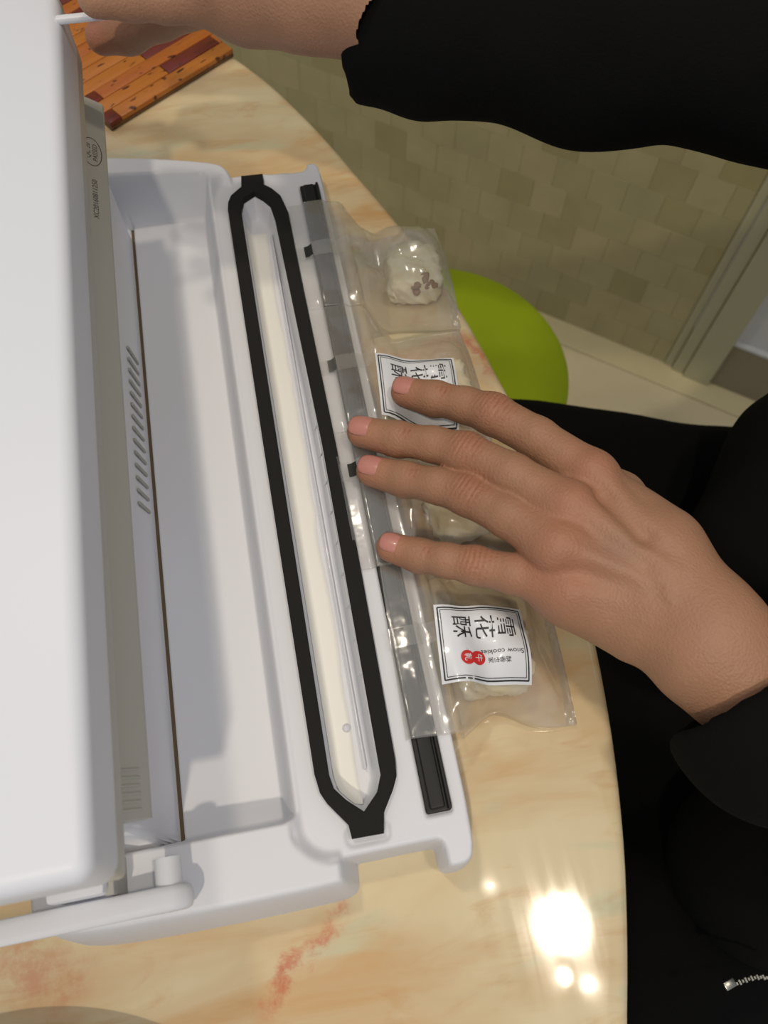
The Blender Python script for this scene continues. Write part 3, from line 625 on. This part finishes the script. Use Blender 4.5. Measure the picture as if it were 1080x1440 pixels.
def smooth_height(B, fn_xy, wdt, hgt, n=12, it=3):  # a stiff sticker bridges the small folds
    g = np.array([[bag_z(B, *fn_xy(-wdt / 2 + wdt * i / n, -hgt / 2 + hgt * j / n)) for j in range(n + 1)] for i in range(n + 1)])
    for _ in range(it):
        p = np.pad(g, 1, mode='reflect', reflect_type='odd'); g = (p[1:-1, 1:-1] * 2 + p[:-2, 1:-1] + p[2:, 1:-1] + p[1:-1, :-2] + p[1:-1, 2:]) / 6
    return g
def sticker(B, par, cx, cy, rot, wdt=.0408, hgt=.0345, lift=.0022, curl=0.):
    c, s = math.cos(rot), math.sin(rot)        # a: world +x side (card's up), b: card's right (-y)
    xy = lambda a, b: (cx + a * c + b * s, cy + a * s - b * c)
    g = smooth_height(B, xy, wdt, hgt)
    def surf(a, b, off=0.):
        i = np.clip((a + wdt / 2) / wdt, 0, 1) * 12; j = np.clip((b + hgt / 2) / hgt, 0, 1) * 12; i0 = min(int(i), 11); j0 = min(int(j), 11); fx = i - i0; fy = j - j0
        z = (g[i0, j0] * (1 - fx) + g[i0 + 1, j0] * fx) * (1 - fy) + (g[i0, j0 + 1] * (1 - fx) + g[i0 + 1, j0 + 1] * fx) * fy
        p = xy(a, b); return (p[0], p[1], z + lift + off + curl * max(0, -b / hgt * 2 - .4) ** 2)
    lb = patch('label', lambda a, b: surf(a, b), -wdt / 2, wdt / 2, -hgt / 2, hgt / 2, 24, 20, 'paper', par); tag(lb, 'white paper label with dark double border')
    def line(a0, b0, a1, b1, wd):
        n = 14; V = []; d = np.array([a1 - a0, b1 - b0]); d = d / np.linalg.norm(d); nn = np.array([-d[1], d[0]]) * wd / 2
        for k in range(n + 1):
            p = np.array([a0 + (a1 - a0) * k / n, b0 + (b1 - b0) * k / n]); V += [surf(*(p + nn), .00022), surf(*(p - nn), .00022)]
        return V, [[2 * k, 2 * k + 1, 2 * k + 3, 2 * k + 2] for k in range(n)]
    V = []; Fc = []
    for ins, wd in ((.0014, .00062), (.0025, .0003)):
        A = wdt / 2 - ins; Bb = hgt / 2 - ins
        for q in ((-A, -Bb, A, -Bb), (A, -Bb, A, Bb), (A, Bb, -A, Bb), (-A, Bb, -A, -Bb)):
            v, f = line(*q, wd); k = len(V); V += v; Fc += [[i + k for i in ff] for ff in f]
    mesh('border_print', V, Fc, M['ink'], lb, False)
    def put(name, s_, size, up, right, mt='ink', turn=0, off=.00024, sx=1.):
        Vt, Ft = text_mesh(s_, size); Vt = Vt * [sx, 1]
        if turn: Vt = np.stack([Vt[:, 1], -Vt[:, 0]], 1)       # letters lying on their side along a vertical column
        print_on(name, Vt, Ft, lambda a, b: surf(up + b, right + a, off), mt, lb)
    # layout measured on the lower label: up = along +a, right = along +b
    for chh, up in (('雪', .0104), ('花', .0006), ('酥', -.0096)): put('lettering', chh, .0094, up, -.0070, sx=1.12)
    put('lettering', 'Snow cookies', .0029, .0078, .0040, turn=1, sx=1.2)
    for chh, up in (('酥', .0098), ('香', .0072), ('世', .0046), ('家', .0020)): put('lettering', chh, .0026, up, .0076)
    bm = bmesh.new(); n = 28
    for up, rr, oo in ((-.0034, .0031, .00030), (-.0082, .0031, .00034)):
        ce = bm.verts.new(surf(up, .0068, oo)); ring = [bm.verts.new(surf(up + rr * math.cos(t), .0068 + rr * math.sin(t), oo)) for t in np.linspace(0, 2 * np.pi, n, endpoint=False)]
        for k in range(n): bm.faces.new((ce, ring[k], ring[(k + 1) % n]))
    from_bm('red_seal', bm, M['red'], lb, False)
    put('lettering', '牛', .0036, -.0034, .0068, 'paper', off=.00050); put('lettering', '軋', .0036, -.0084, .0068, 'paper', off=.00050)
    return lb
def fin(B, par, yc, x1, top=True, wd=.0100, xm=.0042):
    zf = (lambda x, y: bag_z(B, x, y) + .0007) if top else (lambda x, y: bag_z(B, x, y) - .0011)
    x0 = float(B['x'].min()) + .0006
    f = patch('fin_seal', lambda a, b: (a, b, zf(a, b)), x0, x1, yc - wd / 2, yc + wd / 2, 30, 5, 'fin', par)
    patch('black_mark', lambda a, b: (a, b, zf(a, b) + .0003), x0 + .0036, x0 + .0036 + xm, yc - .0036, yc + .0038, 2, 2, 'mark', f); return f
GR = 'clear snack bags laid across the sealing strip'
B = bag(.0195, .1035, .205, .281, .078, .236, .019, 21, 0, (.002, .002))
o = bag_mesh(B, 'clear bag with label half covered by the index finger', GR); sticker(B, o, .0665, .2245, math.radians(-5)); fin(B, o, .244, .048, False, .009)
cookie(.080, .232, .034, .030, .020, .1, 'pale nougat cookie inside the bag under the index finger', .0022, 8, 'nougat')
B = bag(.0190, .1045, .2815, .3560, .0835, .314, .0205, 4, .0, (.003, .002))
o = bag_mesh(B, 'clear bag farthest from the dish, crumbly white cookie showing through', GR); fin(B, o, .3195, .100)
cookie(.0835, .3150, .031, .033, .0200, -.15, 'crumbly white nougat cookie inside the farthest bag', .0022, 3, 'nougat2')
B = bag(.0190, .1035, .132, .205, .074, .165, .018, 11, 0, (.003, .003), 1.0, .004)
o_c = [q for q in C.objects if q.name.startswith('nougat_cookie')][-1]
o = bag_mesh(B, 'clear bag pressed under ring finger and little finger', GR); fin(B, o, .1805, .060)
cookie(.076, .163, .032, .030, .0185, .2, 'pale green nougat cookie in the bag beneath ring and little fingers', .0022, 14, 'nougat')
for k in range(22):
    bm = bmesh.new(); bmesh.ops.create_icosphere(bm, subdivisions=2, radius=random.uniform(.0014, .0027), matrix=Matrix.Translation((.0835 + random.uniform(-.009, .012), .3015 + random.uniform(-.003, .006), .0200 + random.uniform(-.005, .0015))))
    for v in bm.verts: v.co += Vector([random.uniform(-.0003, .0003) for _ in range(3)])
    from_bm('crumb', bm, M['crumb'], o_c)
B = bag(.0270, .1075, .0545, .1330, .071, .088, .0215, 31, .004, (.010, .0), 1.0, .003)
o = bag_mesh(B, 'clear bag nearest the strip end with fully visible cookie label', GR); sticker(B, o, .0664, .0881, math.radians(-6), curl=.0); fin(B, o, .097, .050, False, .009)
cookie(.073, .086, .034, .032, .0215, -.1, 'pale nougat cookie under the fully visible label', .0022, 17, 'nougat')

# ------------------------------------------------------------ person
person = empty('person', (.45, .12, FZ), 'person in black sweater and trousers pressing lid and holding bags', 'person')
p3 = lambda px, py, z: at(px, py, z)
FIN = dict(   # finger: (pixel x, pixel y, height, radius) from tip to knuckle
    index=[(572, 551, .0440, .0068), (612, 560, .0480, .0082), (655, 570, .053, .0084), (693, 582, .0580, .0096), (755, 616, .063, .0093), (830, 668, .068, .0108)],
    middle=[(511, 607, .0435, .0069), (560, 617, .0480, .0080), (610, 625, .054, .0081), (655, 637, .0600, .0094), (720, 668, .067, .0094), (800, 715, .072, .0110)],
    ring=[(524, 662, .0430, .0067), (570, 674, .0470, .0078), (615, 683, .053, .0080), (658, 696, .0580, .0092), (715, 726, .064, .0092), (785, 770, .070, .0110)],
    pinky=[(551, 769, .0425, .0062), (590, 781, .0450, .0072), (628, 788, .049, .0074), (668, 795, .0525, .0083), (722, 807, .056, .0084), (800, 830, .061, .0105)])
hl = Field((.022, .005, .030), (.232, .235, .105), .00095)
NA = []
for nm, ch_ in FIN.items():
    P3 = [p3(a, b, z) for a, b, z, r in ch_]; rr = [q[3] for q in ch_]
    G = Field(hl.lo, hl.lo + (np.array(hl.F.shape) - 1) * hl.h - 1e-6, hl.h) if False else None
    sub = Field.__new__(Field); sub.lo = hl.lo; sub.h = hl.h; sub.ax = hl.ax; sub.F = np.full(hl.F.shape, 1.0, np.float32)
    for i in range(5): sub.cap(P3[i], P3[i + 1], rr[i], rr[i + 1], .003)
    t = P3[0] - P3[1]; t /= np.linalg.norm(t)
    sub.cap(P3[0] + t * .001 - [0, 0, .0012], P3[1] - [0, 0, .0020], rr[0] * .95, rr[1] * .92, .003)      # pad
    hl.put((slice(None),) * 3, sub.F, .0012); NA.append((nm, P3, rr))
K = {n_: P3[-1] for n_, P3, _ in NA}
wr_ = p3(968, 868, .068); wr0 = p3(960, 812, .066); wr1 = p3(930, 900, .062)
carp = p3(905, 806, .070)
def pl(a, b, ra, rb, k=.008): hl.cap(a, b, ra, rb, k)
pl(K['index'] - [0, 0, .004], p3(925, 760, .066), .0105, .0150, .007)
pl(K['middle'] - [0, 0, .002], p3(930, 790, .068), .0115, .0150, .008)
pl(K['ring'] - [0, 0, .002], p3(925, 820, .066), .0115, .0150, .008)
pl(K['pinky'] - [0, 0, .002], p3(905, 850, .060), .0110, .0150, .008)
pl(p3(810, 745, .058), p3(880, 810, .058), .0140, .0160, .010)
pl(p3(800, 838, .054), p3(890, 880, .054), .0120, .0150, .010)          # heel of the hand
pl(p3(900, 738, .060), p3(870, 700, .052), .0125, .0110, .008)
pl(p3(870, 700, .050), p3(800, 650, .042), .0110, .0090, .006)          # thumb folded beneath the palm
pl(p3(800, 650, .042), p3(750, 660, .039), .0090, .0080, .005)
# wrist and forearm
pl(p3(935, 785, .065), p3(1000, 880, .066), .0170, .0190, .010); pl(p3(915, 855, .060), p3(978, 922, .062), .0155, .0185, .010)
pl(p3(1000, 880, .066), p3(1052, 935, .064), .0190, .0200, .010); pl(p3(985, 915, .062), p3(1030, 968, .060), .0180, .0185, .010)
# tendons from the knuckles to the wrist, and knuckle heads
for n_, tgt in (('index', (945, 790, .078)), ('middle', (945, 805, .080)), ('ring', (940, 825, .0785)), ('pinky', (925, 850, .0735))):
    hl.cap(K[n_] + [0, 0, .0058], p3(*tgt), .0048, .0030, .0040)
    hl.ell(K[n_] + [0, 0, .0025], (.0095, .0088, .0085), 0, .004)
def finish_skin(fld, joints, creases, grooves=()):
    V, Q_ = fld.net()
    # vertex normals
    a = V[Q_[:, 0]]; n_ = np.cross(V[Q_[:, 2]] - a, V[Q_[:, 3]] - V[Q_[:, 1]]); N = np.zeros_like(V)
    for k in range(4): np.add.at(N, Q_[:, k], n_)
    N /= np.linalg.norm(N, axis=1)[:, None] + 1e-12
    base = np.array(srgb(166, 124, 97)); col = np.tile(base, (len(V), 1)); red = np.array(srgb(166, 104, 80)); dark = np.array(srgb(140, 90, 66))
    for c, t, rad in creases:
        rel = V - c; al = rel @ t; r2 = (rel ** 2).sum(1); mask = np.exp(-r2 / (rad * .95) ** 2) * (N[:, 2] > .1); side = np.cross(t, [0, 0, 1]); sd = rel @ side
        ph = al * (1 + 0) + .0010 * np.cos(sd / rad * 1.7); wv = np.maximum(0, np.cos(ph / .0023 * 2 * np.pi)) ** 3
        V = V - N * (wv * mask * .00085)[:, None]; g = (mask * .55)[:, None]; col = col * (1 - g) + red * g; g = (wv * mask * .7)[:, None]; col = col * (1 - g) + dark * g
    for a_, b_, wd, dp in grooves:
        ab = b_ - a_; t = np.clip(((V - a_) @ ab) / (ab @ ab), 0, 1); d = np.linalg.norm(V - a_ - t[:, None] * ab, axis=1)
        g = np.exp(-(d / wd) ** 2) * (N[:, 2] > 0); V = V - N * (g * dp)[:, None]
    for c, rad, cc, am in joints:
        g = (np.exp(-((V - c) ** 2).sum(1) / rad ** 2) * am)[:, None]; col = col * (1 - g) + np.array(cc) * g
    return V, Q_, col, N
cre = []; joi = []
for n_, P3, rr in NA:
    t = P3[2] - P3[4]; t /= np.linalg.norm(t); cre.append((P3[3] + [0, 0, rr[3] * .95], t, rr[3] * .95))
    t = P3[0] - P3[2]; t /= np.linalg.norm(t); cre.append((P3[1] * .75 + P3[2] * .25 + [0, 0, rr[1] * .9], t, rr[1] * .45))
    joi.append((P3[0], .009, srgb(196, 124, 96), .5)); joi.append((K[n_] + [0, 0, .01], .012, srgb(176, 108, 84), .35))
joi.append((p3(765, 800, .06), .012, srgb(180, 100, 78), .45)); joi.append((p3(865, 772, .085), .009, srgb(136, 108, 98), .35))
grv = [(p3(848, 700, .0800), p3(905, 752, .0840), .0042, .0020), (p3(905, 752, .0840), p3(945, 785, .0820), .0040, .0012), (p3(800, 672, .075), p3(850, 700, .080), .0035, .0010),
       (p3(835, 760, .0820), p3(905, 800, .0840), .0050, .0012), (p3(800, 800, .0740), p3(880, 835, .0790), .0050, .0011), (p3(870, 680, .070), p3(960, 780, .075), .0040, .0012), (p3(905, 800, .084), p3(925, 830, .082), .0030, .0008)]
for a_, b_ in (((800, 748, .08), (880, 772, .084)), ((880, 772, .084), (905, 815, .084)), ((905, 815, .084), (950, 850, .08)), ((840, 650, .07), (930, 725, .078))): grv.append((p3(*a_), p3(*b_), .0016, -.0005))
V1, Q1, c1, N1 = finish_skin(hl, joi, cre, grv)
# right hand on the lid's far end
hr = Field((-.10, .300, .100), (.150, .470, .235), .0013)
wr_r = p3(520, -10, .170); pc = p3(360, -30, .166)
def pr(a, b, ra, rb, k=.010): hr.cap(a, b, ra, rb, k)
pr(wr_r, p3(640, 20, .172), .0235, .0270); pr(wr_r, p3(430, -10, .166), .0215, .0200, .012); pr(p3(430, -8, .166), p3(350, -10, .160), .0190, .0180, .012)
pr(p3(350, -12, .160), p3(270, -24, .160), .0180, .0140, .012); pr(p3(420, -50, .172), p3(300, -60, .170), .0200, .0170, .012); pr(p3(400, -110, .176), p3(290, -120, .172), .0160, .0140, .012)
FR = [[(300, -10, .160, .0125), (235, -4, .160, .0098), (185, -4, .161, .0088), (135, -2, .162, .0075)],
      [(290, -60, .170, .0120), (210, -62, .168, .0090), (150, -58, .166, .0082), (100, -52, .164, .0072)],
      [(290, -110, .172, .0120), (200, -118, .170, .0090), (140, -112, .167, .0082), (90, -104, .164, .0072)],
      [(320, -150, .172, .0110), (250, -172, .170, .0082), (200, -172, .168, .0074), (150, -160, .165, .0064)]]
for ch_ in FR:
    P3 = [p3(a, b, z) for a, b, z, r in ch_]
    for i in range(3): hr.cap(P3[i], P3[i + 1], ch_[i][3], ch_[i + 1][3], .003)
TH = [(290, -6, .146, .0120), (225, 22, .132, .0100), (180, 44, .124, .0096), (145, 52, .120, .0082)]
P3t = [p3(a, b, z) for a, b, z, r in TH]
for i in range(3): hr.cap(P3t[i], P3t[i + 1], TH[i][3], TH[i + 1][3], .004)
V2, Q2, c2, N2 = finish_skin(hr, [(P3t[3], .012, srgb(190, 112, 92), .5)], [])
Vs = np.concatenate([V1, V2]); Qs = np.concatenate([Q1, Q2 + len(V1)]); cs_ = np.concatenate([c1, c2])
body = mesh('body', Vs, Qs, M['skin'], person)
at_ = body.data.color_attributes.new('tint', 'FLOAT_COLOR', 'POINT'); at_.data.foreach_set('color', np.c_[cs_, np.ones(len(cs_))].astype(np.float32).ravel())
# fingernails
def nail(P0, P1, r, ln, wd):
    t = P0 - P1; t /= np.linalg.norm(t); P0 = P0 - t * .0012; s_ = np.cross(t, [0, 0, 1]); s_ /= np.linalg.norm(s_); up = np.cross(s_, t); c = P0 + t * (r * .05); V = []; Fc = []; nu, nv = 12, 10
    for i in range(nu + 1):
        for j in range(nv + 1):
            a = -1 + 2 * i / nu; b = -1 + 2 * j / nv; q = (abs(a) ** 2.6 + abs(b) ** 2.6) ** (1 / 2.6); mx_ = max(abs(a), abs(b)); k = 1 if q == 0 else mx_ / q * 1.0
            a2, b2 = a * k, b * k; th = b2 * wd; al = a2 * ln; R_ = r * 1.035 + .00015
            drop = .0010 * (max(0, a2) ** 2) + .0006 * max(0, -a2) ** 3
            V.append(c + t * (al + .0006) + s_ * math.sin(th) * R_ + up * (math.cos(th) * R_ - drop * 1.0))
    k = nv + 1; Fc = [[i * k + j, i * k + j + 1, (i + 1) * k + j + 1, (i + 1) * k + j] for i in range(nu) for j in range(nv)]
    o = mesh('fingernail', V, Fc, M['nail'], person); bm = bmesh.new(); bm.from_mesh(o.data); r_ = bmesh.ops.extrude_face_region(bm, geom=bm.faces[:])
    bmesh.ops.translate(bm, verts=[v for v in r_['geom'] if isinstance(v, bmesh.types.BMVert)], vec=Vector(up) * -.0006); bmesh.ops.recalc_face_normals(bm, faces=bm.faces); bm.to_mesh(o.data); bm.free(); return o
for (n_, P3, rr), wd in zip(NA, (.80, .82, .80, .76)): nail(P3[0], P3[1], rr[0] * 1.035, .0060 if n_ != 'pinky' else .0050, wd)
# sweater: torso, two sleeves, drape over the lap
sw = Field((.015, -.30, -.34), (.66, .56, .34), .0030)
sw.ell((.50, .12, -.02), (.135, .200, .33), 0, .05); sw.cap((.49, .30, .20), (.47, -.06, .20), .075, .075, .05)
sw.cap((.47, .30, .18), (.43, .235, .135), .070, .062, .04)
RS = [(p3(500, 34, .150), .031), (p3(640, 20, .165), .0360), (p3(850, 35, .165), .042), (np.array([.34, .262, .150]), .0575), (np.array([.43, .245, .140]), .062)]
for (a, ra), (b, rb) in zip(RS, RS[1:]): sw.cap(a, b, ra, rb, .02)
LS = [(p3(985, 925, .060), .0320), (p3(1080, 1010, .058), .0350), (np.array([.27, -.03, .045]), .042), (np.array([.40, -.09, .02]), .055), (np.array([.47, -.06, .20]), .068)]
for (a, ra), (b, rb) in zip(LS, LS[1:]): sw.cap(a, b, ra, rb, .015)
sw.cap((.46, .02, -.18), (.235, -.03, -.155), .10, .055, .05); sw.cap((.46, .20, -.20), (.32, .17, -.17), .09, .050, .05); sw.cap((.44, .19, -.06), (.325, .188, -.07), .085, .050, .03); sw.cap((.325, .188, -.07), (.288, .160, -.10), .050, .045, .03)
# cuffs: flat openings
def cuff(fld, p, n, lo, hi):
    n = np.array(n, float); n /= np.linalg.norm(n); sl, (X, Y, Z) = fld.sub(lo, hi); d = (X - p[0]) * n[0] + (Y - p[1]) * n[1] + (Z - p[2]) * n[2]; fld.put(sl, -d, .006, 's')
pL = p3(1032, 981, .060); dL = p3(1080, 1010, .058) - p3(985, 925, .060); dL = p3(935, 860, .06) - p3(1060, 1040, .06); nL = np.array([dL[0], dL[1], 0])
cuff(sw, pL, nL, (.05, -.05, .0), (.215, .13, .12))
pR = p3(480, 40, .155); cuff(sw, pR, (-1, .25, -.1), (.0, .20, .06), (.125, .45, .24))
sw.cap(pL - nL / np.linalg.norm(nL) * .014, pL + nL / np.linalg.norm(nL) * .03, .0245, .0245, .002, 's')
sw.cap(p3(560, 28, .152), p3(460, 36, .148), .0270, .0270, .002, 's')
Vw, Qw = sw.net(); 
wv = noise2(Vw[:, 0] * 1.0 + Vw[:, 2], Vw[:, 1], 41, .05) * .006 + noise2(Vw[:, 0] * 1.6, Vw[:, 1] * .6 + Vw[:, 2], 43, .024) * .0030
Vw = Vw + np.stack([wv * .3, wv, wv * .6], 1)
for _ in range(6):
    A_ = np.zeros_like(Vw); n_q = np.zeros(len(Vw))
    for k in range(4): np.add.at(A_, Qw[:, k], Vw[Qw[:, (k + 1) % 4]] + Vw[Qw[:, (k + 3) % 4]]); np.add.at(n_q, Qw[:, k], 2)
    Vw = .4 * Vw + .6 * A_ / n_q[:, None]
tag(mesh('sweater', Vw, Qw, M['black'], person), 'black loose sweater with wide sleeves')
tz = Field((-.02, -.32, -.76), (.64, .50, -.10), .006)
tz.cap((.50, .145, -.205), (.10, .314, -.216), .080, .058, .03); tz.cap((.10, .314, -.216), (.03, .262, -.26), .055, .050, .03); tz.cap((.03, .262, -.26), (.03, .25, -.68), .050, .042, .03)
tz.cap((.50, .03, -.22), (.07, -.10, -.235), .090, .072, .03); tz.cap((.07, -.10, -.235), (.05, -.10, -.68), .066, .047, .03); tz.ell((.52, .11, -.22), (.11, .18, .10), 0, .04)
tz.cap((.45, .10, -.235), (.20, .10, -.250), .09, .075, .04)
Vt, Qt = tz.net(); wv = noise2(Vt[:, 0], Vt[:, 1] + Vt[:, 2], 51, .05) * .006; Vt = Vt + np.stack([wv * .2, wv * .6, wv], 1); tag(mesh('trousers', Vt, Qt, M['black2'], person), 'black trousers')
for y in (.26, -.10):
    bm = bmesh.new(); box_bm(bm, (.010, y, FZ + .045), (.25, .09, .088), .035, seg=4); from_bm('shoe', bm, M['rubber'], person)
# seat under the person is hidden; zip on the jacket flap
z0 = p3(1026, 1384, -.098); zp = empty('zip', tuple(z0)); zp.parent = person; zp.location = Vector(z0) - world_loc(person)
bm = bmesh.new(); box_bm(bm, z0, (.0062, .0040, .0022), .0005, Matrix.Rotation(.25, 3, 'Z')); from_bm('zip_slider', bm, M['metal'], zp)
for k in range(13):
    a = k / 12; q = p3(1036 + 50 * a, 1383 - 9 * math.sin(a * 2.4), -.098); bm = bmesh.new(); box_bm(bm, q, (.0012, .0026 if k % 2 else .0016, .0014), .0002, Matrix.Rotation(.2, 3, 'Z'), 1); from_bm('zip_tooth', bm, M['metal'], zp)
